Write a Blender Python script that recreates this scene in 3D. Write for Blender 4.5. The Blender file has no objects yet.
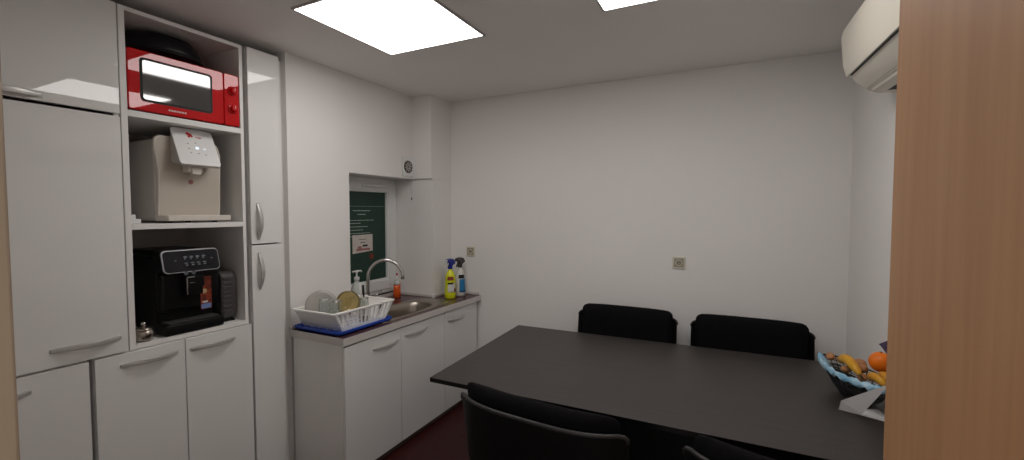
import bpy, bmesh, math, random
from mathutils import Vector, Matrix
random.seed(7)
C = bpy.context.scene.collection
PI = math.pi

# ------------------------------------------------------------------ materials
def srgb(c):
    return tuple(((v/255)/12.92 if v/255 <= .04045 else ((v/255+.055)/1.055)**2.4) for v in c)
def mat(name, col, rough=.5, metal=0., spec=.5, coat=0., trans=0., ior=1.45, var=0., vscale=8., bump=0., bscale=60., col2=None, stretch=None, coat_rough=.03, alpha=1.):
    m = bpy.data.materials.new(name); m.use_nodes = True
    nt = m.node_tree; b = nt.nodes['Principled BSDF']
    c = srgb(col)
    b.inputs['Base Color'].default_value = (*c, 1)
    b.inputs['Roughness'].default_value = rough
    b.inputs['Metallic'].default_value = metal
    b.inputs['Specular IOR Level'].default_value = spec
    b.inputs['Coat Weight'].default_value = coat
    b.inputs['Coat Roughness'].default_value = coat_rough
    b.inputs['Transmission Weight'].default_value = trans
    b.inputs['IOR'].default_value = ior
    b.inputs['Alpha'].default_value = alpha
    tc = nt.nodes.new('ShaderNodeTexCoord'); mp = nt.nodes.new('ShaderNodeMapping')
    nt.links.new(tc.outputs['Object'], mp.inputs['Vector'])
    if stretch: mp.inputs['Scale'].default_value = stretch
    n = nt.nodes.new('ShaderNodeTexNoise'); n.inputs['Scale'].default_value = vscale; n.inputs['Detail'].default_value = 5
    nt.links.new(mp.outputs['Vector'], n.inputs['Vector'])
    r = nt.nodes.new('ShaderNodeValToRGB')
    c2 = srgb(col2) if col2 else tuple(v*(1-var) for v in c)
    r.color_ramp.elements[0].position = .3; r.color_ramp.elements[1].position = .7
    r.color_ramp.elements[0].color = (*c, 1); r.color_ramp.elements[1].color = (*c2, 1)
    nt.links.new(n.outputs['Fac'], r.inputs['Fac']); nt.links.new(r.outputs['Color'], b.inputs['Base Color'])
    if bump:
        n2 = nt.nodes.new('ShaderNodeTexNoise'); n2.inputs['Scale'].default_value = bscale; n2.inputs['Detail'].default_value = 4
        nt.links.new(mp.outputs['Vector'], n2.inputs['Vector'])
        bp = nt.nodes.new('ShaderNodeBump'); bp.inputs['Strength'].default_value = bump; bp.inputs['Distance'].default_value = .002
        nt.links.new(n2.outputs['Fac'], bp.inputs['Height']); nt.links.new(bp.outputs['Normal'], b.inputs['Normal'])
    return m
def emis(name, col, s):
    m = bpy.data.materials.new(name); m.use_nodes = True
    b = m.node_tree.nodes['Principled BSDF']
    b.inputs['Base Color'].default_value = (*srgb(col), 1)
    b.inputs['Emission Color'].default_value = (*srgb(col), 1); b.inputs['Emission Strength'].default_value = s
    return m
M = dict(
    wall=mat('wall_paint', (236,233,230), .85, var=.03, vscale=1.5, bump=.25, bscale=90),
    ceil=mat('ceiling_paint', (240,236,233), .9, var=.03, vscale=1.2, bump=.15),
    floor=mat('floor_dark_red', (60,11,9), .55, var=.35, vscale=25, bump=.2),
    gloss=mat('white_lacquer', (233,232,229), .5, spec=.2, coat=1., coat_rough=.012, var=.015, vscale=2),
    carc=mat('white_laminate', (234,232,229), .45, var=.02),
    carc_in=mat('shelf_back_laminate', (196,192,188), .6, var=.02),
    handle=mat('brushed_handle', (196,194,190), .35, metal=.35, var=.05, vscale=30),
    wood=mat('beech_door', (188,142,101), .5, col2=(176,129,89), vscale=3., stretch=(14,14,.7), bump=.1),
    woodd=mat('beech_jamb', (176,158,136), .5, col2=(164,146,124), vscale=3., stretch=(14,14,.7)),
    work=mat('worktop_purple_brown', (88,60,64), .25, col2=(72,48,50), vscale=40, stretch=(1,.15,1)),
    edge=mat('worktop_edge', (205,200,196), .4, var=.03),
    steel=mat('stainless_steel', (170,162,152), .3, metal=1., var=.06, vscale=20, bump=.05),
    chrome=mat('chrome', (205,202,200), .12, metal=1., var=.02),
    table=mat('table_black_brown', (63,58,56), .42, col2=(54,50,48), vscale=6, stretch=(.6,9,1), bump=.12, bscale=40),
    tedge=mat('table_edge', (13,12,12), .3, var=.05),
    fabric=mat('black_fabric', (17,16,18), .95, spec=.12, var=.3, vscale=120, bump=.5, bscale=500),
    plast=mat('black_plastic', (13,13,14), .5, spec=.25, var=.1),
    rim=mat('dark_grey_rim', (52,50,50), .4, spec=.4, var=.1),
    bmetal=mat('black_metal', (22,22,23), .35, metal=.3, var=.05),
    red=mat('red_enamel', (200,2,10), .5, spec=.1, coat=1., coat_rough=.015, var=.05),
    mglass=mat('oven_door_glass', (112,112,112), .05, metal=.75, coat=1., var=.05),
    bgloss=mat('black_gloss', (7,7,8), .35, spec=.25, coat=.12, var=.1),
    pan=mat('black_pan', (20,20,24), .35, spec=.35, var=.1),
    cream=mat('dispenser_cream', (222,216,206), .4, var=.02),
    beige=mat('dispenser_face', (192,183,170), .42, var=.02),
    dside=mat('dispenser_side', (200,194,187), .5, var=.03),
    white=mat('white_plastic', (226,226,224), .35, var=.02),
    acw=mat('warm_white_plastic', (222,216,202), .35, var=.02),
    dark=mat('dark_void', (14,12,11), .6, var=.1),
    grey=mat('grey_plastic', (70,68,68), .55, var=.1),
    toast=mat('dark_grey_plastic', (76,73,73), .5, var=.15),
    blue=mat('blue_plastic', (24,70,176), .35, var=.08),
    rack=mat('rack_white', (246,244,238), .35, var=.01),
    glass=mat('clear_glass', (240,244,242), .03, trans=.96, ior=1.45),
    plate=mat('glass_plate', (206,202,196), .12, trans=.35, spec=.6),
    amber=mat('amber_glass', (206,184,122), .06, trans=.8),
    ceramic=mat('white_ceramic', (232,230,228), .2, coat=.5),
    pane=mat('window_glass', (200,214,208), .02, trans=.95),
    green=mat('dark_green_sheet', (25,58,46), .4, var=.2, vscale=5),
    ink=mat('white_ink', (170,184,176), .6),
    photo=mat('card_paper', (206,197,190), .5, var=.1, vscale=30),
    pink=mat('card_print_pink', (168,112,110), .5, var=.3, vscale=60),
    orangered=mat('flower_red', (150,62,44), .6, var=.4, vscale=90),
    soap=mat('soap_clear', (226,232,226), .18, trans=.4),
    orange_l=mat('orange_liquid', (235,96,28), .2, trans=.15, coat=.5),
    yellow=mat('yellow_bottle', (222,226,30), .3, coat=.3, var=.06),
    olive=mat('bottle_base', (176,190,40), .3),
    navy=mat('navy_plastic', (22,34,140), .4),
    cyan=mat('label_blue', (40,130,190), .4, var=.3, vscale=60),
    label=mat('label_white', (222,220,214), .5, var=.2, vscale=80),
    lred=mat('label_red', (200,30,30), .5, var=.2, vscale=80),
    stick=mat('sticker_brown', (158,60,30), .5, col2=(44,20,16), vscale=60),
    stickb=mat('sticker_blue', (120,150,205), .5, var=.3, vscale=60),
    panel=mat('control_panel', (14,18,26), .12, coat=1., var=.1),
    icon=mat('icon_grey', (96,100,106), .5),
    orange=mat('orange_peel', (246,124,14), .45, var=.08, vscale=20, bump=.6, bscale=140),
    banana=mat('banana_peel', (228,178,44), .5, col2=(200,130,30), vscale=9),
    bananat=mat('banana_tip', (80,56,24), .7),
    nut=mat('walnut_shell', (196,138,92), .7, var=.35, vscale=40, bump=.6),
    bag=mat('blue_bag_film', (92,184,226), .22, col2=(210,228,238), vscale=13, coat=.4),
    wire=mat('black_wire', (16,16,22), .45),
    paper=mat('white_paper', (224,222,222), .8, var=.02),
    purple=mat('purple_packet', (106,90,118), .35, col2=(52,42,68), vscale=70, coat=.3),
    lframe=mat('lamp_frame', (176,172,170), .4, metal=.2, var=.05),
    fan=mat('fan_grille', (62,56,50), .5, var=.1),
    beigep=mat('socket_plate', (214,209,194), .4), beiged=mat('socket_inner', (158,152,130), .45, var=.05),
    seal=mat('dark_seal', (44,36,34), .6),
    lamp=emis('lamp_diffuser', (255,251,248), 7.0),
    silver=mat('silver_trim', (190,190,194), .3, metal=.4),
    amber2=mat('cup_print', (206,178,130), .5, var=.3, vscale=70),
    plinth=mat('plinth_brown', (96,80,72), .6, var=.1),
    lamp2=emis('lamp_diffuser_b', (255,251,248), 7.7),
    led=emis('blue_display', (215,235,255), .9),
)

# ------------------------------------------------------------------ helpers
def finish(name, bm, m, parent=None, smooth=False, bevel=0, seg=2, sub=0, angle=40):
    bmesh.ops.recalc_face_normals(bm, faces=bm.faces)
    me = bpy.data.meshes.new(name); bm.to_mesh(me); bm.free()
    o = bpy.data.objects.new(name, me); C.objects.link(o)
    for mm in (m if isinstance(m, (list, tuple)) else [m]): me.materials.append(M[mm])
    if bevel:
        md = o.modifiers.new('bevel', 'BEVEL'); md.width = bevel; md.segments = seg; md.limit_method = 'ANGLE'; md.angle_limit = math.radians(30)
    if sub:
        md = o.modifiers.new('sub', 'SUBSURF'); md.levels = md.render_levels = sub
    if smooth:
        for p in me.polygons: p.use_smooth = True
    elif bevel:
        for p in me.polygons: p.use_smooth = True
        try: me.set_sharp_from_angle(angle=math.radians(angle))
        except Exception: pass
    if parent is not None:
        o.parent = parent
        o.matrix_parent_inverse = Matrix.Translation(parent.location).inverted() if not parent.get('_rz') else Matrix.Identity(4)
    return o
def thing(name, label, cat, loc=(0,0,0), group=None, kind=None):
    o = bpy.data.objects.new(name, None); C.objects.link(o); o.location = loc; o.empty_display_size = .05
    if label: o['label'] = label
    if cat: o['category'] = cat
    if group: o['group'] = group
    if kind: o['kind'] = kind
    return o
def tag(o, label, cat, group=None):
    o['label'] = label; o['category'] = cat
    if group: o['group'] = group
    return o
def st(o): o['kind'] = 'structure'; return o
def B(): return bmesh.new()
def box(bm, x0, x1, y0, y1, z0, z1, mi=0):
    v = [bm.verts.new(p) for p in ((x0,y0,z0),(x1,y0,z0),(x1,y1,z0),(x0,y1,z0),(x0,y0,z1),(x1,y0,z1),(x1,y1,z1),(x0,y1,z1))]
    for f in ((0,3,2,1),(4,5,6,7),(0,1,5,4),(1,2,6,5),(2,3,7,6),(3,0,4,7)):
        bm.faces.new([v[i] for i in f]).material_index = mi
    return bm
def bx(*a): return box(B(), *a)
def hexa(bm, bot, top):
    v = [bm.verts.new(p) for p in list(bot)+list(top)]; n = len(bot)
    bm.faces.new(v[:n]); bm.faces.new(v[n:])
    for i in range(n):
        j = (i+1) % n; bm.faces.new([v[i], v[j], v[n+j], v[n+i]])
    return bm
def prism(bm, pts, axis, a, b):
    """extrude a 2D outline along an axis: axis x -> pts (y,z); y -> (x,z); z -> (x,y)"""
    f = {'x': lambda p, t: (t, p[0], p[1]), 'y': lambda p, t: (p[0], t, p[1]), 'z': lambda p, t: (p[0], p[1], t)}[axis]
    return hexa(bm, [f(p, a) for p in pts], [f(p, b) for p in pts])
def rrect(x0, x1, y0, y1, r, n=6):
    out = []
    for cx, cy, a0 in ((x1-r, y1-r, 0), (x0+r, y1-r, 90), (x0+r, y0+r, 180), (x1-r, y0+r, 270)):
        for i in range(n+1):
            a = math.radians(a0+90*i/n); out.append((cx+r*math.cos(a), cy+r*math.sin(a)))
    return out
def loft(bm, rings, cap0=True, cap1=True):
    rs = [[bm.verts.new(p) for p in r] for r in rings]
    for a, b in zip(rs, rs[1:]):
        n = len(a)
        for i in range(n):
            j = (i+1) % n; bm.faces.new([a[i], a[j], b[j], b[i]])
    if cap0: bm.faces.new(rs[0])
    if cap1: bm.faces.new(rs[-1])
    return bm
def lathe(bm, prof, c=(0,0,0), n=32, sx=1., sy=1., closed=False, rot=None):
    rings = []
    for r, z in prof:
        ring = []
        for i in range(n):
            a = 2*PI*i/n; p = Vector((r*math.cos(a)*sx, r*math.sin(a)*sy, z))
            if rot: p = rot @ p
            ring.append(p+Vector(c))
        rings.append(ring)
    return loft(bm, rings, not closed, not closed)
def tube(bm, pts, r, n=10, cap=True, rs=None):
    pts = [Vector(p) for p in pts]; rings = []; ref = None
    for i, p in enumerate(pts):
        d = (pts[min(i+1, len(pts)-1)]-pts[max(i-1, 0)]).normalized()
        if ref is None:
            ref = Vector((0,0,1)) if abs(d.z) < .9 else Vector((1,0,0))
        u = (ref-d*ref.dot(d)).normalized(); w = d.cross(u); ref = u
        rr = rs[i] if rs else r
        rings.append([p+u*rr*math.cos(2*PI*k/n)+w*rr*math.sin(2*PI*k/n) for k in range(n)])
    return loft(bm, rings, cap, cap)
def arc(c, r, a0, a1, n, plane='xz'):
    out = []
    for i in range(n+1):
        a = math.radians(a0+(a1-a0)*i/n); u, v = r*math.cos(a), r*math.sin(a)
        out.append({'xz': (c[0]+u, c[1], c[2]+v), 'yz': (c[0], c[1]+u, c[2]+v), 'xy': (c[0]+u, c[1]+v, c[2])}[plane])
    return out
def blob(bm, c, r, n=20, m=12, s=(1,1,1), rot=None):
    rings = []
    for j in range(1, m):
        t = PI*j/m; ring = []
        for i in range(n):
            a = 2*PI*i/n; p = Vector((r*s[0]*math.sin(t)*math.cos(a), r*s[1]*math.sin(t)*math.sin(a), -r*s[2]*math.cos(t)))
            if rot: p = rot @ p
            ring.append(p+Vector(c))
        rings.append(ring)
    return loft(bm, rings)
def text(s, size, M4, m, parent, name, ext=.0006):
    cu = bpy.data.curves.new('t', 'FONT'); cu.body = s; cu.size = size; cu.extrude = ext; cu.align_x = 'CENTER'; cu.align_y = 'CENTER'
    to = bpy.data.objects.new('t', cu); C.objects.link(to)
    dg = bpy.context.evaluated_depsgraph_get(); dg.update()
    me = bpy.data.meshes.new_from_object(to.evaluated_get(dg)); me.name = name
    bpy.data.objects.remove(to); bpy.data.curves.remove(cu)
    me.transform(M4); me.materials.clear(); me.materials.append(M[m])
    o = bpy.data.objects.new(name, me); C.objects.link(o)
    if parent is not None:
        o.parent = parent; o.matrix_parent_inverse = Matrix.Translation(parent.location).inverted()
    return o
def face_x(x, y, z, tilt=0):
    """matrix placing an XY drawing on a surface facing +X, reading along +Y"""
    return Matrix.Translation((x, y, z)) @ Matrix(((0,0,1,0),(1,0,0,0),(0,1,0,0),(0,0,0,1))) @ Matrix.Rotation(math.radians(tilt), 4, 'X')
def copy_tree(o, parent=None):
    c = o.copy(); C.objects.link(c)
    if parent is not None: c.parent = parent
    for ch in list(o.children): copy_tree(ch, c)
    return c

H = 2.556; XR = 3.057; YB = 3.26; YF = .153
# ------------------------------------------------------------------ the room
st(finish('floor', bx(-.7, XR+.15, -1.6, YB+.15, -.1, 0), 'floor'))
st(finish('ceiling', bx(-.7, XR+.15, -1.6, YB+.15, H, H+.1), 'ceil'))
b = B()
box(b, -.75, -.6, YF-.15, 1.79, 0, H)                  # behind the tall cabinets
box(b, -.75, 0, 1.79, 2.27, 0, H)
box(b, -.75, 0, 2.27, 2.99, 1.87, H)
box(b, -.75, 0, 2.27, 2.99, 0, .83)
box(b, -.75, -.262, 2.27, 2.99, .83, .905)
box(b, -.75, .185, 2.99, YB, 0, 1.87)                   # pillar in the corner
box(b, -.75, .19, 2.968, YB, 1.87, H)
st(finish('wall_left', b, 'wall'))
st(finish('wall_back', bx(-.75, XR+.15, YB, YB+.15, 0, H), 'wall'))
st(finish('wall_right', bx(XR, XR+.15, YF-.15, YB, 0, H), 'wall'))
DX0, DX1 = 1.828, 2.672
b = B(); box(b, -.6, DX0-.02, 0, YF-.004, 0, H); box(b, DX1+.045, XR, 0, YF-.004, 0, H); box(b, DX0-.02, DX1+.045, 0, YF-.004, 2.12, H)
st(finish('wall_front', b, 'wall'))
b = B()
box(b, DX0-.02, DX0, -.02, YF, 0, 2.12); box(b, DX0-.08, DX0-.02, YF-.004, YF+.006, 0, 2.18)
box(b, DX1+.044, DX1+.06, -.02, YF, 0, 2.12); box(b, DX1+.06, DX1+.12, YF-.004, YF+.006, 0, 2.18)
box(b, DX0-.02, DX1+.06, -.02, YF, 2.10, 2.12); box(b, DX0-.02, DX1+.06, YF-.004, YF+.006, 2.12, 2.18)
st(finish('trim_1', b, 'woodd', bevel=.002))
d = thing('door_1', None, None, (DX1+.02, YF, 0), kind='structure')
finish('door_leaf', bx(DX1, DX1+.04, YF+.004, .995, .008, 2.09), 'wood', d, bevel=.002)
h = finish('door_handle', lathe(B(), [(.024,0),(.024,.008),(.01,.009),(.01,.045)], (DX1, .935, .985), 20, rot=Matrix.Rotation(-PI/2, 3, 'Y')), 'chrome', d, smooth=False)
finish('handle_lever', tube(B(), [(DX1-.045,.935,.985),(DX1-.05,.92,.985),(DX1-.05,.82,.985)], .009), 'chrome', h, smooth=True)
st(finish('trim_2', bx(-.10, -.045, 1.742, 1.79, 0, 2.505), 'carc'))   # filler beside the tall cabinet

# window in the niche
w = thing('window_1', None, None, (-.23, 2.63, .905), kind='structure')
b = B()
wy0, wy1, wz0, wz1 = 2.272, 2.988, .907, 1.868
for a in ((wy0, wy0+.115, wz0, wz1), (wy1-.115, wy1, wz0, wz1), (wy0+.115, wy1-.115, wz0, 1.03), (wy0+.115, wy1-.115, 1.755, wz1)):
    box(b, -.26, -.205, a[0], a[1], a[2], a[3])
finish('window_frame', b, 'white', w, bevel=.004)
b = B()
for a in ((wy0+.02, wy0+.10, wz0+.03, wz1-.03), (wy1-.10, wy1-.02, wz0+.03, wz1-.03), (wy0+.10, wy1-.10, wz0+.03, 1.018), (wy0+.10, wy1-.10, 1.768, wz1-.03)):
    box(b, -.21, -.196, a[0], a[1], a[2], a[3])
finish('window_sash', b, 'white', w, bevel=.004)
finish('pane', bx(-.236, -.23, wy0+.11, wy1-.11, 1.02, 1.77), 'pane', w)
b = tube(B(), [(-.186, 2.60, 1.803), (-.172, 2.62, 1.803), (-.170, 2.84, 1.803)], .011, rs=[.013,.012,.008])
box(b, -.196, -.182, 2.58, 2.62, 1.785, 1.82)
finish('window_handle', b, 'white', w, smooth=False, bevel=.002)
t = thing('poster', 'dark green poster with small white writing filling the window', 'poster', (-.226, 2.63, 1.03))
finish('sheet', bx(-.2285, -.2265, wy0+.116, wy1-.116, 1.031, 1.754), 'green', t)
def words(b, y0, y1, z, h, x=-.2262):
    b = B(); y = y0
    while y < y1-.008:
        l = min(random.uniform(.014, .034), y1-y); box(b, x, x+.0005, y, y+l, z-h/2, z+h/2); y += l+.005
    finish('line_of_writing', b, 'ink', t)
words(b, 2.515, 2.70, 1.602, .007); words(b, 2.565, 2.655, 1.572, .007)
for z, y1 in ((1.525, 2.735), (1.502, 2.60), (1.474, 2.67), (1.448, 2.615), (1.422, 2.70), (1.398, 2.67)): words(b, 2.415, y1, z, .005)
finish('border_line', bx(-.2263, -.2258, 2.40, 2.86, 1.636, 1.638), 'ink', t)
t = thing('picture_card', 'small pale pink picture card stuck on the green poster', 'card', (-.225, 2.61, 1.27))
finish('card', prism(B(), [(2.505,1.262),(2.72,1.275),(2.72,1.41),(2.505,1.408)], 'x', -.2256, -.2246), 'photo', t)
b = B(); box(b, -.2246, -.2241, 2.545, 2.69, 1.282, 1.30); box(b, -.2246, -.2241, 2.56, 2.60, 1.30, 1.318)
finish('pink_print', b, 'pink', t)
b = B(); box(b, -.2246, -.2240, 2.61, 2.665, 1.313, 1.328); box(b, -.2246, -.2240, 2.585, 2.64, 1.345, 1.350); box(b, -.2246, -.2240, 2.57, 2.65, 1.37, 1.374)
finish('dark_print', b, 'dark', t)
b = B()
for i in range(6):
    a = i*PI/3; blob(b, (-.2235, 2.705+.020*math.cos(a), 1.228+.020*math.sin(a)), .008, 10, 6, (.15, 1, 1))
blob(b, (-.223, 2.705, 1.228), .013, 10, 6, (.3, 1, 1))
tag(finish('flower_sticker', b, 'orangered'), 'small orange red flower decal below the picture card on the poster', 'decal')

# ------------------------------------------------------------------ tall cabinet wall
def bow_handle(axis, a, b_, x0, s, parent, depth=.034, hh=.0125):
    bm = B(); rings = []; n = 16
    for i in range(n+1):
        t = i/n; q = math.sin(PI*t); u = a+(b_-a)*t
        o0 = x0+.002+depth*q; h = hh*(.62+.38*q); th = .009
        sec = [(o0-th, -h), (o0, -h*.9), (o0+.002, 0), (o0, h*.9), (o0-th, h)] if axis == 'y' else [(o0-th, -h), (o0, -h*.9), (o0+.002, 0), (o0, h*.9), (o0-th, h)]
        rings.append([(x, u, s+v) if axis == 'y' else (x, s+v, u) for x, v in sec])
    loft(bm, rings)
    # feet
    for e in (a, b_):
        e0, e1 = (e, e+.012) if e == a else (e-.012, e)
        if axis == 'y': box(bm, x0-.001, x0+.006, e0, e1, s-hh*.6, s+hh*.6)
        else: box(bm, x0-.001, x0+.006, s-hh*.6, s+hh*.6, e0, e1)
    return finish('handle', bm, 'handle', parent, bevel=.0012, angle=50)
def door(y0, y1, z0, z1, parent, hd, x1=.01, th=.02, mt='gloss'):
    dd = finish('door', bx(x1-th, x1, y0, y1, z0, z1), mt, parent, bevel=.0015)
    bow_handle(hd[0], hd[1], hd[2], x1, hd[3], dd)
    return dd
def carcass(bm, x0, x1, y0, y1, z0, z1, t=.018):
    box(bm, x0, x1, y0, y0+t, z0, z1); box(bm, x0, x1, y1-t, y1, z0, z1)
    box(bm, x0, x1, y0+t, y1-t, z0, z0+t); box(bm, x0, x1, y0+t, y1-t, z1-t, z1); box(bm, x0, x0+.006, y0+t, y1-t, z0+t, z1-t)
    return bm
XB = -.585
t = thing('tall_pantry_cabinet', 'tall glossy white cupboard with one large door beside the open shelves', 'cabinet', (-.3, .70, .97))
finish('body', carcass(B(), XB, -.012, .40, .976, .970, 2.505), 'carc', t)
door(.402, .973, 2.025, 2.503, t, ('y', .505, .732, 2.046))
door(.402, .973, .972, 2.012, t, ('y', .720, .947, 1.040))
t = thing('low_cabinet', 'low white cupboard with short handle at lower left edge, beside the doorway', 'cabinet', (-.3, .62, 0))
finish('body', carcass(B(), XB, -.012, .402, .838, .08, .966), 'carc', t)
finish('plinth', bx(-.06, -.045, .402, .838, 0, .08), 'carc', t)
door(.404, .836, .085, .963, t, ('y', .436, .663, .900))
t = thing('base_cabinet', 'white double door base cupboard below the coffee machine', 'cabinet', (-.3, 1.2, 0))
finish('body', carcass(B(), XB, -.012, .855, 1.538, .08, .966), 'carc', t)
finish('plinth', bx(-.06, -.045, .855, 1.538, 0, .08), 'carc', t)
door(.855, 1.198, .085, .963, t, ('y', .940, 1.167, .911))
door(1.203, 1.537, .085, .963, t, ('y', 1.220, 1.443, .908))
t = thing('open_shelf_unit', 'white open shelf unit holding the red microwave and drinks machines', 'shelf unit', (-.3, 1.25, .97))
b = B(); box(b, XB, -.004, .983, 1.007, .968, 2.507); box(b, XB, -.004, 1.512, 1.530, .968, 2.507); box(b, XB, -.004, 1.007, 1.512, 2.487, 2.507)
finish('side_panel', b, 'carc', t, bevel=.001)
finish('back_panel', bx(XB, XB+.012, 1.007, 1.512, .99, 2.487), 'carc_in', t)
finish('shelf', bx(XB+.012, -.004, 1.007, 1.512, .968, .988), 'carc', t, bevel=.001)
finish('shelf', bx(XB+.012, -.004, 1.007, 1.512, 1.513, 1.539), 'carc', t, bevel=.001)
finish('shelf', bx(XB+.012, -.004, 1.007, 1.512, 2.024, 2.052), 'carc', t, bevel=.001)
t = thing('narrow_tall_cabinet', 'narrow tall white cupboard with two upright bow handles beside the sink wall', 'cabinet', (-.3, 1.65, 0))
finish('body', carcass(B(), XB, -.012, 1.548, 1.740, .08, 2.507), 'carc', t)
finish('plinth', bx(-.06, -.045, 1.548, 1.74, 0, .08), 'carc', t)
door(1.549, 1.739, 1.412, 2.506, t, ('z', 1.434, 1.644, 1.590))
door(1.549, 1.739, .085, 1.404, t, ('z', 1.150, 1.362, 1.592))

# ------------------------------------------------------------------ red microwave and the black pan on it
t = thing('microwave_oven', 'glossy red microwave oven on the top shelf', 'microwave', (-.2, 1.255, 2.052))
finish('body', bx(-.40, -.03, 1.016, 1.504, 2.066, 2.334), 'red', t, bevel=.008)
for yy in (1.05, 1.46):
    for xx in (-.36, -.07): finish('foot', lathe(B(), [(.014,0),(.014,.016)], (xx, yy, 2.052), 12), 'dark', t)
dr = finish('oven_door', prism(B(), rrect(1.012, 1.429, 2.060, 2.333, .012), 'x', -.030, -.008), 'red', t, bevel=.004)
finish('window', prism(B(), rrect(1.068, 1.362, 2.112, 2.292, .012), 'x', -.0085, -.0055), 'mglass', dr, bevel=.001)
b = prism(B(), rrect(1.058, 1.372, 2.102, 2.302, .018), 'x', -.009, -.0072)
finish('window_surround', b, 'dark', dr)
b = B(); y = 1.17
while y < 1.25: box(b, -.008, -.0072, y, y+.008, 2.078, 2.085); y += .0115
finish('maker_name', b, 'label', dr)
cp = finish('control_panel', prism(B(), rrect(1.431, 1.5105, 2.060, 2.333, .012), 'x', -.030, -.008), 'red', t, bevel=.004)
for z in (2.245, 2.150):
    k = finish('knob', lathe(B(), [(.026,0),(.025,.006),(.019,.008),(.017,.024),(.014,.027)], (-.008, 1.474, z), 24, rot=Matrix.Rotation(PI/2, 3, 'Y')), 'red', cp, smooth=False, bevel=.001)
    finish('knob_mark', bx(.0185, .0195, 1.4725, 1.4755, z-.002, z+.014), 'label', k)
t = thing('covered_pan', 'black domed covered pan lying on the red microwave', 'pan', (-.17, 1.24, 2.334))
finish('pan_body', lathe(B(), [(.12,0),(.15,.010),(.178,.032),(.192,.035),(.192,.040),(.17,.038)], (-.215, 1.235, 2.3345), 40, sx=.9, sy=1), 'pan', t, smooth=True)
ld = finish('lid', lathe(B(), [(.180,.040),(.180,.062),(.168,.10),(.145,.128),(.09,.143),(.01,.147)], (-.215, 1.235, 2.3345), 40, sx=.9, sy=1), 'pan', t, smooth=True)
finish('pan_handle', tube(B(), [(-.215,1.06,2.371),(-.215,1.035,2.375),(-.215,1.015,2.378)], .009), 'plast', t, smooth=True)

# ------------------------------------------------------------------ water dispenser
t = thing('water_dispenser', 'cream water dispenser with tilted white touch panel on the middle shelf', 'water dispenser', (-.25, 1.3, 1.539))
prof = [(1.150,1.56),(1.440,1.56),(1.440,1.575)] + [(1.444,1.60),(1.452,1.85),(1.452,1.90),(1.440,1.945),(1.420,1.962)] + [(1.165,1.972),(1.148,1.960),(1.142,1.94),(1.142,1.90),(1.158,1.80),(1.152,1.62)]
finish('side_shell', bx(-.46, -.115, 1.152, 1.440, 1.548, 1.955), 'dside', t, bevel=.012)
finish('bezel', prism(B(), prof, 'x', -.115, -.092), 'cream', t, bevel=.005, seg=3)
ins = [(1.296+(y-1.296)*.955, 1.768+(z-1.768)*.965) for y, z in prof]
ff = finish('front_face', prism(B(), ins, 'x', -.093, -.0905), 'beige', t)
b = bx(-.115, .0, 1.150, 1.445, 1.549, 1.577)
finish('drip_tray', b, 'cream', t, bevel=.003)
for yy in (1.19, 1.27, 1.40):
    finish('foot', lathe(B(), [(.012,0),(.012,.0105)], (-.07, yy, 1.5392), 12), 'dark', t)
# console wedge
b = prism(B(), [(-.092,2.012),(-.084,2.014),(.004,1.830),(-.002,1.820),(-.092,1.845)], 'y', 1.212, 1.394)
hd = finish('console', b, 'dside', t, bevel=.004)
dx, dz = .088, -.184; L_ = math.hypot(dx, dz); nx, nz = -dz/L_, dx/L_
def con(s, y, o=0.):    # point on the console face: s 0 top .. 1 bottom
    return (-.084+dx*s+nx*(.001+o), y, 2.014+dz*s+nz*(.001+o))
pl = [(u, v) for u, v in rrect(1.208, 1.412, 0, 1, .012*1)]
def plate_(y0, y1, s0, s1, r, o0, o1):
    pts = rrect(y0, y1, s0*L_, s1*L_, r)
    return hexa(B(), [con(p[1]/L_, p[0], o0) for p in pts], [con(p[1]/L_, p[0], o1) for p in pts])
tp = finish('touch_panel', plate_(1.206, 1.399, -.02, 1.01, .016, 0, .004), 'white', hd, bevel=.001)
def icon(y, s, w_, h_, m, nm='icon'):
    return finish(nm, plate_(y-w_/2, y+w_/2, s-h_/2, s+h_/2, min(w_, h_*L_)*.2, .0035, .0048), m, hd)
icon(1.304, .53, .015, .065, 'led', 'display')
icon(1.339, .54, .012, .025, 'led', 'display')
for y, s in ((1.266,.42),(1.304,.38),(1.266,.56),(1.270,.68),(1.304,.68),(1.339,.70)):
    pts = rrect(y-.004, y+.004, (s-.009)*L_, (s+.009)*L_, .001); finish('button_mark', hexa(B(), [con(p[1]/L_, p[0], .0035) for p in pts], [con(p[1]/L_, p[0], .0044) for p in pts]), 'icon', hd)
b = B()
for y, s, w_, h_ in ((1.278,.13,.020,.10),(1.290,.16,.016,.11),(1.281,.21,.014,.09),(1.295,.20,.012,.08)):
    pts = [(y, (s-h_/2)*L_), (y+w_/2, s*L_), (y, (s+h_/2)*L_), (y-w_/2, s*L_)]
    hexa(b, [con(p[1]/L_, p[0], .0035) for p in pts], [con(p[1]/L_, p[0], .0048) for p in pts])
finish('red_logo', b, 'lred', hd)
text('magic', .014, Matrix(((0, -dx/L_*1, nx, con(.21,1.326,.0045)[0]), (1,0,0,1.326), (0, -dz/L_*1, nz, con(.21,1.326,.0045)[2]), (0,0,0,1))), 'lred', hd, 'logo_text')
b = B(); box(b, -.09, -.03, 1.262, 1.325, 1.795, 1.835); box(b, -.05, -.024, 1.273, 1.316, 1.785, 1.822)
finish('nozzle', b, 'cream', t, bevel=.003)
finish('round_sticker', lathe(B(), [(.012,0),(.012,.001)], (-.0905, 1.300, 1.748), 20, rot=Matrix.Rotation(PI/2, 3, 'Y')), 'pink', t)
b = B(); box(b, -.10, -.03, 1.009, 1.054, 1.5395, 1.562); box(b, -.09, -.04, 1.009, 1.038, 1.562, 1.582); box(b, -.07, -.062, 1.026, 1.030, 1.582, 1.60)
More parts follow.
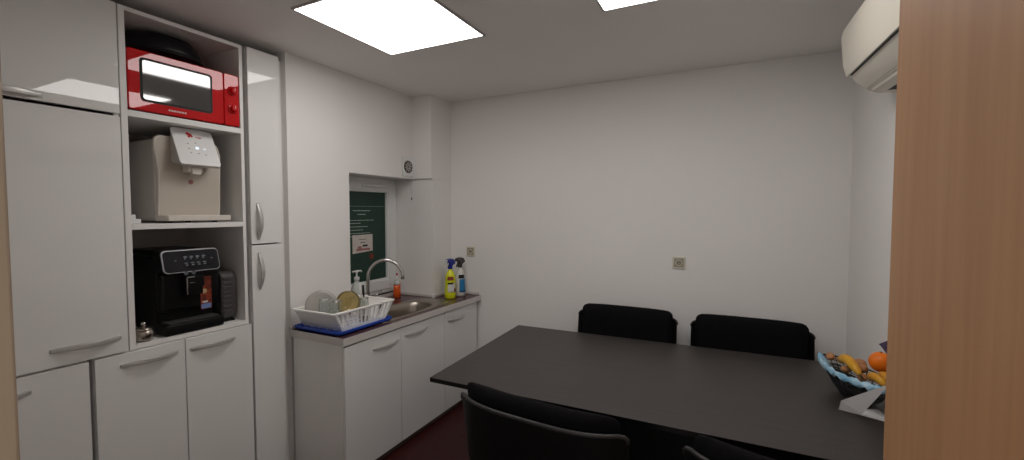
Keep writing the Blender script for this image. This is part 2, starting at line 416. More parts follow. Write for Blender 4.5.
tag(finish('plug_adapter', b, 'white', bevel=.002), 'small white plug adapter at left of the water dispenser on the shelf', 'plug adapter')

# ------------------------------------------------------------------ coffee machine
t = thing('coffee_machine', 'black automatic coffee machine with silver edged control panel on the lowest open shelf', 'coffee machine', (-.25, 1.26, .988))
finish('body', bx(-.46, -.10, 1.135, 1.405, 1.000, 1.375), 'bgloss', t, bevel=.015, seg=3)
b = B(); box(b, -.10, -.05, 1.135, 1.405, 1.10, 1.29)
finish('front_panel', b, 'bgloss', t, bevel=.012, seg=3)
finish('bean_lid', bx(-.44, -.16, 1.15, 1.39, 1.372, 1.40), 'bgloss', t, bevel=.008)
b = prism(B(), [(-.11,.990),(-.005,.990),(-.0,1.015),(-.005,1.042),(-.11,1.046)], 'y', 1.128, 1.398)
dt = finish('drip_tray', b, 'plast', t, bevel=.006, seg=3)
finish('tray_grid', bx(-.095, -.015, 1.15, 1.38, 1.044, 1.048), 'grey', dt)
# control panel (tilted block with silver outline)
def cpl(y0, y1, z0, z1, r, a, b_, sl=.028):
    pts = rrect(y0, y1, z0, z1, r)
    f = lambda p, o: (-.052+o+(1.40-p[1])*sl/.11, p[0], p[1])
    return hexa(B(), [f(p, a) for p in pts], [f(p, b_) for p in pts])
finish('control_housing', cpl(1.128, 1.386, 1.296, 1.402, .020, -.06, .018), 'bgloss', t, bevel=.004)
ring = finish('silver_surround', cpl(1.126, 1.388, 1.293, 1.405, .022, .010, .020), 'silver', t, bevel=.002)
cpn = finish('control_panel', cpl(1.131, 1.383, 1.298, 1.400, .018, .018, .0225), 'panel', t)
b = B()
def cic(b, y, z, w_, h_):
    f = lambda p, o: (-.052+o+(1.40-p[1])*.028/.11, p[0], p[1])
    pts = [(y-w_/2, z-h_/2), (y+w_/2, z-h_/2), (y+w_/2, z+h_/2), (y-w_/2, z+h_/2)]
    hexa(b, [f(p, .0222) for p in pts], [f(p, .0232) for p in pts])
for k in range(4):
    y = 1.228+.028*k
    cic(b, y, 1.368, .016, .009); cic(b, y-.003, 1.359, .006, .006); cic(b, y, 1.338, .016, .005); cic(b, y+.002, 1.328, .012, .006)
finish('button_row', b, 'icon', cpn)
for q in (1.350, 1.182):
    b = B(); cic(b, q, 1.354, .009, .006); finish('button_icon', b, 'icon', cpn)
b = B(); box(b, -.085, -.012, 1.225, 1.268, 1.215, 1.297); box(b, -.085, -.020, 1.262, 1.315, 1.21, 1.27)
sp = finish('coffee_spout', b, 'bgloss', t, bevel=.005)
b = B(); box(b, -.0105, -.0085, 1.224, 1.230, 1.178, 1.268); box(b, -.0105, -.0085, 1.224, 1.298, 1.262, 1.268)
box(b, -.075, -.0095, 1.222, 1.30, 1.176, 1.27)
finish('spout_frame', b, ['bgloss'], sp, bevel=.001)
b = B(); box(b, -.009, -.0075, 1.224, 1.229, 1.18, 1.268); box(b, -.009, -.0075, 1.224, 1.262, 1.264, 1.269); box(b, -.009, -.0075, 1.24, 1.262, 1.236, 1.239)
finish('spout_trim', b, 'chrome', sp)
for y in (1.222, 1.256):
    finish('badge', lathe(B(), [(.010,0),(.010,.001)], (-.006, y, 1.289), 16, sx=1, rot=Matrix.Rotation(PI/2, 3, 'Y')), 'icon', t)
stt = finish('sticker', bx(-.0505, -.0488, 1.308, 1.362, 1.085, 1.255), 'stick', t)
b = B(); box(b, -.049, -.0482, 1.311, 1.358, 1.088, 1.112)
finish('sticker_blue_band', b, 'stickb', stt)
finish('sticker_print', bx(-.049, -.0481, 1.316, 1.342, 1.118, 1.127), 'label', stt); finish('sticker_picture', blob(B(), (-.0488, 1.327, 1.179), .013, 12, 8, (.06, 1, 1)), 'amber2', stt)
t = thing('toaster', 'dark grey ribbed appliance squeezed right of the coffee machine', 'toaster', (-.2, 1.45, .988))
finish('body', prism(B(), rrect(-.36, -.055, .998, 1.262, .04), 'y', 1.418, 1.498), 'toast', t, bevel=.010, seg=3)
b = B()
for k in range(8): box(b, -.056, -.051, 1.426, 1.468, 1.04+.026*k, 1.054+.026*k)
finish('ribs', b, 'toast', t, bevel=.001)
finish('base', bx(-.34, -.065, 1.425, 1.49, .9885, 1.0), 'plast', t)
t = thing('sugar_bowl', 'small steel bowl with knobbed lid beside the coffee machine', 'bowl', (-.045, 1.062, .988))
finish('bowl', lathe(B(), [(.030,0),(.038,.012),(.041,.03),(.040,.050),(.036,.052)], (-.045, 1.055, .9885), 28), 'steel', t, smooth=True)
ld = finish('lid', lathe(B(), [(.039,.052),(.034,.060),(.018,.067),(.006,.069)], (-.045, 1.055, .9885), 28), 'steel', t, smooth=True)
finish('knob', lathe(B(), [(.005,.068),(.010,.076),(.011,.083),(.006,.089)], (-.045, 1.055, .9885), 16), 'chrome', ld, smooth=True)

# ------------------------------------------------------------------ sink cabinets and worktop
def sink_cab(y0, y1, hd, label, xb=.03, za=.8295, zb=.8295):
    t = thing('sink_cabinet', label, 'cabinet', (.25, (y0+y1)/2, 0), 'white cupboards under the worktop')
    b = B(); box(b, xb, .440, y0, y0+.018, .05, za); box(b, xb, .440, y1-.018, y1, .05, zb); box(b, xb, .440, y0+.018, y1-.018, .05, .068); box(b, xb, xb+.006, y0+.018, y1-.018, .068, .70)
    finish('body', b, 'carc', t)
    finish('plinth', bx(.420, .433, y0, y1, 0, .05), 'plinth', t)
    door(y0+.002, y1-.002, .048, .818, t, hd, x1=.462)
sink_cab(1.783, 2.261, ('y', 2.004, 2.231, .745), 'white cupboard under the dish rack, nearest the narrow tall cupboard', zb=.70)
sink_cab(2.263, 2.760, ('y', 2.301, 2.541, .757), 'middle white cupboard under the sink basin', za=.70, zb=.70)
sink_cab(2.762, 3.240, ('y', 2.805, 3.034, .742), 'white cupboard under the spray bottles, next to the back wall', .195, za=.70)
t = thing('worktop', 'purple brown worktop with white front edge along the window wall', 'worktop', (.2, 2.5, .83))
outl = [(.463,1.777),(.491,3.257),(.188,3.257),(.188,2.987),(-.200,2.987),(-.200,2.275),(.003,2.275),(.003,1.777)]
b = prism(B(), outl, 'z', .8305, .8715)
cut = thing('x', None, None); bpy.data.objects.remove(cut)
top = finish('top', b, 'work', t)
# round opening for the basin
BX, BY, BRX, BRY = .258, 2.50, .142, .290
SE = lambda i, n, e=3.2: (lambda c, s: (c/((abs(c)**e+abs(s)**e)**(1/e)), s/((abs(c)**e+abs(s)**e)**(1/e))))(math.cos(2*PI*i/n), math.sin(2*PI*i/n))
kb = B(); loft(kb, [[(BX+BRX*SE(i,48)[0], BY+BRY*SE(i,48)[1], z) for i in range(48)] for z in (.80, .90)])
ko = finish('cutter', kb, 'steel')
md = top.modifiers.new('hole', 'BOOLEAN'); md.operation = 'DIFFERENCE'; md.object = ko; md.solver = 'EXACT'
dg = bpy.context.evaluated_depsgraph_get(); dg.update()
nm = bpy.data.meshes.new_from_object(top.evaluated_get(dg)); top.modifiers.clear(); top.data = nm
bpy.data.objects.remove(ko)
b = prism(B(), [(.463,1.774),(.4665,1.774),(.4945,3.258),(.491,3.258)], 'z', .829, .8725); box(b, .003, .4665, 1.7735, 1.777, .829, .8725)
finish('edge_band', b, 'edge', t)
b = B()
box(b, .002, .018, 1.779, 2.273, .8715, .894)
box(b, -.198, .190, 2.972, 2.986, .8715, .894)
box(b, .188, .203, 2.972, 3.243, .8715, .894); box(b, .188, .475, 3.243, 3.257, .8715, .896)
b.free()
for a in ((.002,.018,1.779,2.273,.8715,.894),(-.198,.190,2.972,2.986,.8715,.894),(.188,.203,2.972,3.243,.8715,.894),(.188,.475,3.243,3.257,.8715,.896)): finish('upstand', bx(*a), 'edge', t, bevel=.004)
finish('upstand_cap', lathe(B(), [(.014,0),(.014,.024),(.010,.028)], (.198, 2.975, .8716), 16), 'white', t, smooth=False)
finish('sill_seal', bx(-.199, -.192, 2.276, 2.97, .896, .908), 'seal', t)
finish('sill_strip', bx(-.2, -.186, 2.276, 2.97, .8715, .897), 'edge', t)
t = thing('sink', 'stainless steel inset sink with oval basin in the worktop', 'sink', (BX, BY, .872))
# rim plate with hole: loft outer outline to inner ellipse
n = 48
inner = [(BX+BRX*.97*SE(i,n)[0], BY+BRY*.97*SE(i,n)[1]) for i in range(n)]
def outer_pt(i, hx=.172, hy0=.38, hy1=.44, k=7):
    a = 2*PI*i/n; c, s = math.cos(a), math.sin(a); hy = hy1 if s > 0 else hy0
    r = 1/((abs(c)**k+abs(s)**k)**(1/k)); return (BX+hx*c*r, BY+hy*s*r)
outr = [outer_pt(i) for i in range(n)]
outr2 = [(BX+(x-BX)*.985, BY+(y-BY)*.99) for x, y in outr]
b = B()
rings = [[(x, y, .8722) for x, y in outr], [(x, y, .8755) for x, y in outr2], [(BX+(x-BX)*1.02, BY+(y-BY)*1.02, .8750) for x, y in inner], [(x, y, .870) for x, y in inner]]
for sc, z in ((.955, .84), (.92, .78), (.87, .74), (.70, .715), (.4, .708), (.12, .706)):
    rings.append([(BX+(x-BX)*sc/.97*.97, BY+(y-BY)*sc, z) for x, y in inner])
loft(b, rings, False, False)
o = finish('basin', b, 'steel', t, smooth=True)
md = o.modifiers.new('sol', 'SOLIDIFY'); md.thickness = .0008; md.offset = 0
finish('drain', lathe(B(), [(.034,.7065),(.034,.710),(.026,.7095),(.004,.708)], (BX, BY, 0), 24), 'chrome', t, smooth=True)
t = thing('faucet', 'chrome swan neck tap behind the sink', 'faucet', (-.0, 2.45, .872))
finish('base', lathe(B(), [(.028,0),(.028,.006),(.020,.010),(.019,.06),(.016,.075)], (.004, 2.432, .8717), 24), 'chrome', t, smooth=True)
P0 = Vector((.004, 2.432, .94)); hd_ = Vector((.195, .160, 0)); Lh = hd_.length; hd_.normalize()
pts = [P0, P0+Vector((0,0,.06)), P0+Vector((0,0,.13))]
r_ = Lh/2
for i in range(1, 17):
    a = PI-PI*1.05*i/16
    pts.append(P0+Vector((0,0,.163))+hd_*(r_+r_*math.cos(a))+Vector((0,0,r_*math.sin(a)*1.02)))
finish('spout', tube(B(), pts, .0135, 12), 'chrome', t, smooth=True)
finish('lever', tube(B(), [(.014,2.455,.945),(.03,2.495,.965),(.045,2.535,.995)], .006, rs=[.008,.006,.005]), 'chrome', t, smooth=True)

# ------------------------------------------------------------------ dish rack, tray and dishes
b = B(); pts = rrect(.0205, .424, 1.784, 2.238, .03)
sh = [(.23+(x-.23)*.93, 2.017+(y-2.017)*.94) for x, y in pts]; sh2 = [(.23+(x-.23)*.96, 2.017+(y-2.017)*.965) for x, y in pts]
loft(b, [[(x,y,.8725) for x,y in sh], [(x,y,.884) for x,y in pts], [(x,y,.895) for x,y in pts], [(x,y,.895) for x,y in sh2], [(x,y,.8765) for x,y in sh]])
for v in b.verts: v.co.z += max(0, 0)
tag(finish('drip_tray', b, 'blue', bevel=.002), 'blue plastic drip tray under the white dish rack', 'tray')
t = thing('dish_rack', 'white plastic dish rack on the blue tray', 'dish rack', (.21, 2.04, .878))
R0 = (.032, .376, 1.850, 2.210, .885); R1 = (.040, .386, 1.782, 2.276, 1.0)
lip = lambda g, r, z: [(x, y, z) for x, y in rrect(R1[0]-g, R1[1]+g, R1[2]-g, R1[3]+g, r, 4)]
b = B()
loft(b, [lip(.004,.018,.988), lip(.012,.022,.994), lip(.012,.022,1.001), lip(.0,.016,1.003), lip(-.006,.012,.996), lip(-.002,.014,.988)], False, False)
rs_ = b.verts[:]; 
finish('rim', b, 'rack', t, bevel=.0)
def side_pt(u, v):   # u 0..4 around, v 0 base..1 rim
    k = int(u) % 4; f = u-int(u)
    x0, x1, y0, y1 = [R0[i]+(R1[i]-R0[i])*v for i in range(4)]; z = R0[4]+(R1[4]-.006-R0[4])*v
    c = [(x0,y0),(x1,y0),(x1,y1),(x0,y1)]; a, d_ = c[k], c[(k+1) % 4]
    return Vector((a[0]+(d_[0]-a[0])*f, a[1]+(d_[1]-a[1])*f, z))
cen = Vector((.21, 2.04, .93))
def strip(bm, u0, u1, v0, v1, th=.003):
    q = [side_pt(u0, v0), side_pt(u1, v0), side_pt(u1, v1), side_pt(u0, v1)]
    inn = []
    for p in q:
        d_ = cen-p; d_.z = 0; inn.append(p+d_.normalized()*th)
    hexa(bm, q, inn)
for s0 in (0, 2): b = B(); strip(b, s0+.001, s0+.999, 0, 1); finish('end_panel', b, 'rack', t)
for s0 in (1, 3):
    b = B()
    strip(b, s0+.001, s0+.999, 0, .16); 
    ns = 13
    for k in range(ns):
        u = s0+.012+(.976-.035)*k/(ns-1); strip(b, u, u+.035, .16, 1)
    finish('slatted_side', b, 'rack', t)
b = B(); 
for k in range(12): 
    y = R0[2]+.005+(R0[3]-R0[2]-.02)*k/11; box(b, R0[0]+.004, R0[1]-.004, y, y+.012, .883, .887)
for k in range(6):
    x = R0[0]+.006+(R0[1]-R0[0]-.022)*k/5; box(b, x, x+.010, R0[2]+.004, R0[3]-.004, .880, .883)
for x in (.07, .34):
    for y in (1.88, 2.19): box(b, x, x+.012, y, y+.012, .8772, .8805)
finish('base_grid', b, 'rack', t)
# dishes standing in the rack
def dish(r, depth, c, tilt, yaw, m, label, name='plate'):
    rot = Matrix.Rotation(math.radians(yaw), 3, 'Z') @ Matrix.Rotation(math.radians(tilt), 3, 'Y')
    bm = B(); lathe(bm, [(.02*r/.1,0),(.055*r/.1,.001),(.075*r/.1,depth*.5),(r,depth),(r,depth+.003),(.072*r/.1,depth*.5+.004),(.05*r/.1,.005),(.02*r/.1,.004)], c, 40, rot=rot)
    return tag(finish(name, bm, m, smooth=True), label, 'plate' if name == 'plate' else 'bowl')
dish(.098, .014, (.092, 1.942, .992), 80, -38, 'plate', 'pale dinner plate standing at left end of the dish rack')
dish(.076, .020, (.130, 2.120, .985), 78, -36, 'amber', 'amber glass bowl standing in the middle of the dish rack', 'bowl')
def glass(c, r, h, label, rz=0, m='glass', up=False):
    bm = B(); th = .003
    pr = [(r*.85,0),(r,h),(r-th,h),(r*.85-th,.008)] if up else [(r,0),(r*.85,h),(r*.5,h+.0005),(r*.5,h-.006),(r*.85-th,h-.008),(r-th,0)]
    lathe(bm, pr, c, 24, closed=False if not up else False)
    return tag(finish('drinking_glass', bm, m, smooth=False, bevel=.0008), label, 'glass', 'drinking glasses in the dish rack')
glass((.160, 1.905, .8885), .036, .162, 'clear drinking glass in front of the pale plate, left of two')
glass((.245, 1.920, .8885), .036, .158, 'clear drinking glass between the pale plate and the amber bowl')
glass((.247, 2.150, .8885), .034, .132, 'clear drinking glass at the right half of the rack beside the knives')
t = thing('cup', 'white cup upside down on the worktop between dish rack and tap', 'cup', (.15, 2.20, .888))
finish('cup_body', lathe(B(), [(.040,0),(.042,.01),(.040,.08),(.030,.118),(.012,.124),(.012,.121),(.028,.114),(.037,.078),(.038,.004)], (.046, 2.352, .8717), 28, sx=.82, sy=.82), 'ceramic', t, smooth=True)
finish('cup_handle', tube(B(), [(.046,2.320,.888),(.046,2.305,.898),(.046,2.302,.918),(.046,2.306,.938),(.046,2.320,.943)], .0045), 'ceramic', t, smooth=True)
def utensil(a, c, m1, label, name, cat, blade='steel', w_=.009):
    t = thing(name, label, cat, a, 'cutlery in the dish rack')
    a, c = Vector(a), Vector(c); mid = a.lerp(c, .5)
    finish('blade', tube(B(), [a, a.lerp(c,.2), mid], .004, 8, rs=[.003,.006,.003]), blade, t, smooth=True)
    finish('handle', tube(B(), [mid, mid.lerp(c,.5), c], .006, 8, rs=[.004,w_*.8,w_*.7]), m1, t, smooth=True)
utensil((.205,2.198,.895), (.126,2.262,1.078), 'plast', 'black handled knife leaning up beside the amber bowl', 'knife', 'knife')
utensil((.180,2.200,.895), (.106,2.252,1.092), 'white', 'white handled knife leaning behind the black handled one', 'knife', 'knife')
utensil((.300,2.205,.890), (.325,2.235,.985), 'plast', 'dark handled spoon standing in the right corner of the rack', 'spoon', 'spoon')
b = B(); blob(b, (.345,2.05,.905), .022, 14, 8, (1.0,1.6,.5))
tag(finish('measuring_spoon', b, 'steel', smooth=True), 'small shiny spoon lying on the rack floor behind the front slats', 'spoon')

for o_ in bpy.data.objects:
    if o_.parent is None and o_.name.split('.')[0] in ('dish_rack','plate','bowl','drinking_glass','knife','spoon','measuring_spoon') or o_.get('category') == 'tray':
        o_.location.z += .0036
# ------------------------------------------------------------------ bottles
t = thing('soap_dispenser', 'clear pump soap bottle with white pump in front of the green poster', 'soap bottle', (-.06, 2.385, .872))
sc_ = (-.06, 2.385, .872)
finish('bottle', lathe(B(), [(.044,0),(.050,.006),(.051,.12),(.046,.155),(.026,.195),(.018,.205),(.018,.215)], sc_, 28, sx=.7), 'soap', t, smooth=True)
pm = finish('pump', lathe(B(), [(.020,.215),(.020,.238),(.007,.240),(.006,.272),(.012,.273),(.012,.284),(.002,.286)], sc_, 20), 'white', t, smooth=False)
finish('nozzle', tube(B(), [(-.06,2.345,1.152),(-.06,2.385,1.154),(-.06,2.425,1.152),(-.06,2.433,1.143)], .006, 8), 'white', pm, smooth=True)
t = thing('dish_soap_bottle', 'orange dish soap bottle standing right of the tap', 'soap bottle', (-.085, 2.85, .872))
oc = (-.085, 2.85, .872)
finish('bottle', lathe(B(), [(.028,0),(.036,.004),(.037,.06),(.032,.08),(.034,.110)], oc, 24, sx=.75), 'orange_l', t, smooth=True)
finish('clear_top', lathe(B(), [(.034,.111),(.030,.135),(.014,.148),(.012,.152)], oc, 24, sx=.75), 'soap', t, smooth=True)
cp_ = finish('cap', lathe(B(), [(.013,.152),(.013,.170),(.007,.173),(.007,.188)], oc, 16), 'white', t)
finish('spout_tip', lathe(B(), [(.008,.188),(.008,.200),(.004,.206)], oc, 12), 'lred', cp_)
finish('front_label', bx(-.0628, -.0618, 2.862, 2.868, .95, 1.0), 'lred', t)
K = 1.24
def spray(c, body, base, head, label, lab2, w_, name):
    t = thing('spray_bottle', label, 'spray bottle', c, 'spray bottles by the back wall')
    x, y, z = c
    pr = [(r*K, q*K) for r, q in ((.036,0),(.041,.006),(.042,.045),(.038,.09),(.039,.12),(.034,.155),(.022,.18),(.013,.192),(.013,.198))]
    finish('bottle', lathe(B(), pr, c, 28, sx=.88), body, t, smooth=True)
    finish('neck', lathe(B(), [(.016*K,.198*K),(.016*K,.222*K)], c, 20), head, t)
    out = [(y+a*K*1.12, z+q*K) for a, q in ((-.040,.246),(-.036,.262),(-.005,.268),(.022,.262),(.036,.246),(.040,.230),(.026,.228),(.014,.220),(-.010,.220),(-.014,.238))]
    hd = finish('trigger_head', prism(B(), out, 'x', x-.019, x+.019), head, t, bevel=.004)
    nm_ = 'white' if head == 'navy' else head
    finish('nozzle', bx(x-.010, x+.010, y-.050*K, y-.039*K, z+.243*K, z+.262*K), nm_, hd, bevel=.002)
    finish('trigger', tube(B(), [(x,y-.020*K,z+.240*K),(x,y-.030*K,z+.225*K),(x,y-.044*K,z+.205*K)], .006, 8), nm_, hd, smooth=True)
    return t
t = spray((.330, 3.03, .872), 'yellow', 'olive', 'navy', 'yellow spray bottle with navy blue trigger head', None, .1, 's')
def wrap(c, z0, z1, a0, a1, m, par, nm, k=1.03, sx=.88):
    b = B(); pr = [(.036,0),(.041,.006),(.042,.045),(.038,.09),(.039,.12),(.034,.155)]
    def rad(z):
        for (r0, q0), (r1, q1) in zip(pr, pr[1:]):
            if q0 <= z <= q1: return r0+(r1-r0)*(z-q0)/(q1-q0)
        return .034
    rows = []
    for j in range(7):
        z = z0+(z1-z0)*j/6; row = []
        for i in range(9):
            a = math.radians(a0+(a1-a0)*i/8); r = rad(z)*k*K
            row.append(b.verts.new((c[0]+r*math.cos(a)*sx+.0005, c[1]+r*math.sin(a), c[2]+z*K)))
        rows.append(row)
    for p, q in zip(rows, rows[1:]):
        for i in range(8): b.faces.new([p[i], p[i+1], q[i+1], q[i]])
    o = finish(nm, b, m, par, smooth=True); md = o.modifiers.new('s', 'SOLIDIFY'); md.thickness = .0008; return o
c_ = (.330, 3.03, .872)
wrap(c_, .045, .105, -80, 5, 'label', t, 'label_text_panel')
wrap(c_, .098, .110, -80, -20, 'dark', t, 'label_dark_stripe', 1.05)
wrap(c_, .125, .150, -85, -15, 'orangered', t, 'label_emblem', 1.05)
wrap(c_, .045, .070, -10, 15, 'stick', t, 'label_mark', 1.05)
t = spray((.345, 3.155, .872), 'label', 'label', 'grey', 'white spray bottle with grey trigger head behind the yellow one', None, .1, 's')
c_ = (.345, 3.155, .872)
wrap(c_, .03, .12, -60, 15, 'cyan', t, 'blue_label', 1.03)
wrap(c_, .125, .150, -70, 0, 'dark', t, 'dark_label', 1.04)

# ------------------------------------------------------------------ fan, sockets
t = thing('wall_fan', 'small square white extractor fan with round grille above the window', 'fan', (0, 2.895, 1.97))
finish('housing', bx(.0, .012, 2.825, 2.962, 1.885, 2.05), 'white', t, bevel=.003)
gr = finish('grille', lathe(B(), [(.052,0),(.052,.003),(.046,.0045),(.004,.0045)], (.012, 2.892, 1.965), 32, rot=Matrix.Rotation(PI/2, 3, 'Y')), 'fan', t)
b = B()
for k in range(10):
    a = 2*PI*k/10; tube(b, [(.017, 2.892+.012*math.cos(a), 1.965+.012*math.sin(a)), (.017, 2.892+.047*math.cos(a+.25), 1.965+.047*math.sin(a+.25))], .0022, 6)
for r in (.012, .03): tube(b, [(.017, 2.892+r*math.cos(2*PI*i/20), 1.965+r*math.sin(2*PI*i/20)) for i in range(21)], .002, 6)
finish('grille_spokes', b, 'carc_in', gr)
cd_ = finish('pull_cord', tube(B(), [(.014,2.93,1.89),(.014,2.93,1.71)], .0015, 6), 'carc_in', t)
finish('cord_knob', lathe(B(), [(.003,0),(.005,-.004),(.005,-.014),(.002,-.018)], (.014,2.93,1.71), 10), 'grey', cd_)
def socket(x, z, s, label):
    t = thing('wall_socket', label, 'socket', (x, YB, z), 'beige sockets on the back wall')
    finish('plate', prism(B(), rrect(x-s, x+s, z-s, z+s, .006), 'y', YB, YB-.010), 'beigep', t, bevel=.003)
    finish('inner_plate', prism(B(), rrect(x-s*.72, x+s*.72, z-s*.72, z+s*.72, .004), 'y', YB-.010, YB-.0125), 'beiged', t)
    bm = B(); tube(bm, [(x+.021*math.cos(2*PI*i/20), YB-.013, z+.021*math.sin(2*PI*i/20)) for i in range(21)], .0025, 6)
    finish('recess_ring', bm, 'beigep', t)
    bm = B()
    for q in (-.009, .009): lathe(bm, [(.0028,0),(.0028,.001)], (x+q, YB-.0125, z), 10, rot=Matrix.Rotation(PI/2, 3, 'X'))
    finish('socket_hole', bm, 'dark', t)
socket(.392, 1.247, .043, 'beige wall socket above the spray bottles')
socket(2.098, 1.238, .043, 'beige wall socket at middle of the back wall above the chairs')

# ------------------------------------------------------------------ ceiling lights
def clight(x0, x1, y0, y1, label, lm='lamp'):
    t = thing('ceiling_light', label, 'ceiling light', ((x0+x1)/2, (y0+y1)/2, H), 'square ceiling light panels')
    b = B(); f = .013
    for a in ((x0-f, x1+f, y0-f, y0), (x0-f, x1+f, y1, y1+f), (x0-f, x0, y0, y1), (x1, x1+f, y0, y1)): box(b, a[0], a[1], a[2], a[3], H-.0085, H)
    finish('frame', b, 'lframe', t, bevel=.002)
    finish('diffuser', bx(x0, x1, y0, y1, H-.0095, H-.002), lm, t)
clight(.556, 1.193, 1.434, 2.094, 'lit square ceiling panel nearer the cupboards')
clight(1.864, 2.501, 1.434, 2.094, 'lit square ceiling panel at the top edge, nearer the air conditioner', 'lamp2')

# ------------------------------------------------------------------ air conditioner
t = thing('air_conditioner', 'white wall mounted air conditioner high on the right wall', 'air conditioner', (2.95, 2.0, 2.2))
yA, yB_ = 1.56, 2.42
prof = [(XR,2.40),(2.90,2.405),(2.868,2.40),(2.850,2.385),(2.846,2.36),(2.858,2.24),(2.872,2.195),(2.93,2.180),(2.935,2.125),(2.975,2.108),(XR,2.104)]
finish('housing', prism(B(), prof, 'y', yA, yB_), 'acw', t, bevel=.004)
finish('front_cover', prism(B(), [(2.845,2.392),(2.838,2.36),(2.850,2.235),(2.863,2.188),(2.868,2.190),(2.862,2.24),(2.852,2.36),(2.858,2.395)], 'y', yA-.002, yB_+.002), 'acw', t, bevel=.002)
finish('air_slot', prism(B(), [(2.870,2.1915),(2.876,2.187),(2.90,2.178),(2.93,2.181)], 'y', yA+.03, yB_-.03), 'dark', t)
finish('louver', prism(B(), [(2.875,2.189),(2.891,2.163),(2.932,2.128),(2.944,2.132),(2.91,2.176),(2.886,2.190)], 'y', yA+.01, yB_-.012), 'acw', t, bevel=.002)
finish('louver', prism(B(), [(2.942,2.126),(2.948,2.112),(2.98,2.098),(2.99,2.104),(2.958,2.124)], 'y', yA+.03, yB_-.04), 'acw', t, bevel=.001)
finish('outlet', bx(2.985, 3.03, yA+.05, yB_-.10, 2.100, 2.106), 'dark', t)

for o_ in t.children:
    o_.data.transform(Matrix.Translation((0, yB_, 2.25)) @ Matrix.Rotation(math.radians(2.6), 4, 'X') @ Matrix.Translation((0, -yB_, -2.25)))

# ------------------------------------------------------------------ table
TL, TW = 1.975, 1.14
TA = math.radians(1.3); TO = Vector((1.046, 1.797, 0))
u_ = Vector((math.cos(TA), math.sin(TA), 0)); v_ = Vector((-math.sin(TA)*1.4, 1, 0))
def tp_(a, b_, z): return (1.050+a-.044*b_/TW, 1.797+.004*a+b_*(1+.022*a/TW), z)
t = thing('conference_table', 'large black brown table filling the room beside the back wall', 'table', (2.0, 2.35, 0))
finish('tabletop', hexa(B(), [tp_(0,0,.722), tp_(TL,0,.722), tp_(TL,TW,.722), tp_(0,TW,.722)], [tp_(0,0,.745), tp_(TL,0,.745), tp_(TL,TW,.745), tp_(0,TW,.745)]), ['table', 'tedge'], t, bevel=.0012)
for p in bpy.data.objects['tabletop'].data.polygons: p.material_index = 0 if p.normal.z > .5 else 1
finish('added_shade_panel', hexa(B(), [tp_(.42,.60,.20), tp_(1.74,.60,.20), tp_(1.74,.62,.20), tp_(.42,.62,.20)], [tp_(.42,.60,.6695), tp_(1.74,.60,.6695), tp_(1.74,.62,.6695), tp_(.42,.62,.6695)]), 'bmetal', t)  # added black panel standing in for the darkness below the tabletop
b = B()
finish('rail', hexa(b, [tp_(.35,.52,.67), tp_(1.88,.52,.67), tp_(1.88,.62,.67), tp_(.35,.62,.67)], [tp_(.35,.52,.7215), tp_(1.88,.52,.7215), tp_(1.88,.62,.7215), tp_(.35,.62,.7215)]), 'bmetal', t, bevel=.003)
for a in (.36, 1.84):
    ft = finish('leg', hexa(B(), [tp_(a,.53,.03), tp_(a+.05,.53,.03), tp_(a+.05,.61,.03), tp_(a,.61,.03)], [tp_(a,.53,.6995), tp_(a+.05,.53,.6995), tp_(a+.05,.61,.6995), tp_(a,.61,.6995)]), 'bmetal', t, bevel=.004)
    finish('foot', hexa(B(), [tp_(a-.01,.22,.0), tp_(a+.06,.22,.0), tp_(a+.06,.92,.0), tp_(a-.01,.92,.0)], [tp_(a-.005,.25,.03), tp_(a+.055,.25,.03), tp_(a+.055,.89,.03), tp_(a-.005,.89,.03)]), 'bmetal', ft, bevel=.004)
    finish('arm', hexa(B(), [tp_(a,.12,.70), tp_(a+.05,.12,.70), tp_(a+.05,1.02,.70), tp_(a,1.02,.70)], [tp_(a,.12,.7215), tp_(a+.05,.12,.7215), tp_(a+.05,1.02,.7215), tp_(a,1.02,.7215)]), 'bmetal', ft, bevel=.003)

# ------------------------------------------------------------------ chairs
def back_surface(hw, z0, z1, cor, y_off, th, nu=28, nv=12, sag=.08, lean=.05, puff=0.):
    """curved slab: hw half width, corners rounded at top"""
    def pt(u, v, o):
        z = z0+(z1-z0)*v
        # corner rounding: shrink width near top
        zz = (z1-z)/cor
        wq = hw if zz >= 1 else hw-cor*(1-math.sqrt(max(0, 1-(1-zz)**2)))
        x = wq*u
        y = -.33+sag*abs(x/.335)**3.6+y_off-lean*(z-.75)/.3+o
        return x, y, z
    bm = B(); fr, bk = [], []
    vs = [1-(1-j/nv)**1.6 for j in range(nv+1)]
    for v in vs:
        rf, rb = [], []
        for i in range(nu+1):
            u = -1+2*i/nu
            e = (1-abs(u)**10)*(1-v**22) if puff else 1
            x, y, z = pt(u, v, th*(1 if not puff else .35+.65*e)); rf.append(bm.verts.new((x, y, z)))
            x, y, z = pt(u, v, 0 if not puff else th*.25*(1-e)); rb.append(bm.verts.new((x, y, z)))
        fr.append(rf); bk.append(rb)
    for S in (fr, bk):
        for a, c in zip(S, S[1:]):
            for i in range(nu): bm.faces.new([a[i], a[i+1], c[i+1], c[i]])
    for j in range(nv):
        for i in (0, nu): bm.faces.new([fr[j][i], fr[j+1][i], bk[j+1][i], bk[j][i]])
    for i in range(nu):
        for j in (0, nv): bm.faces.new([fr[j][i], fr[j][i+1], bk[j][i+1], bk[j][i]])
    return bm, pt
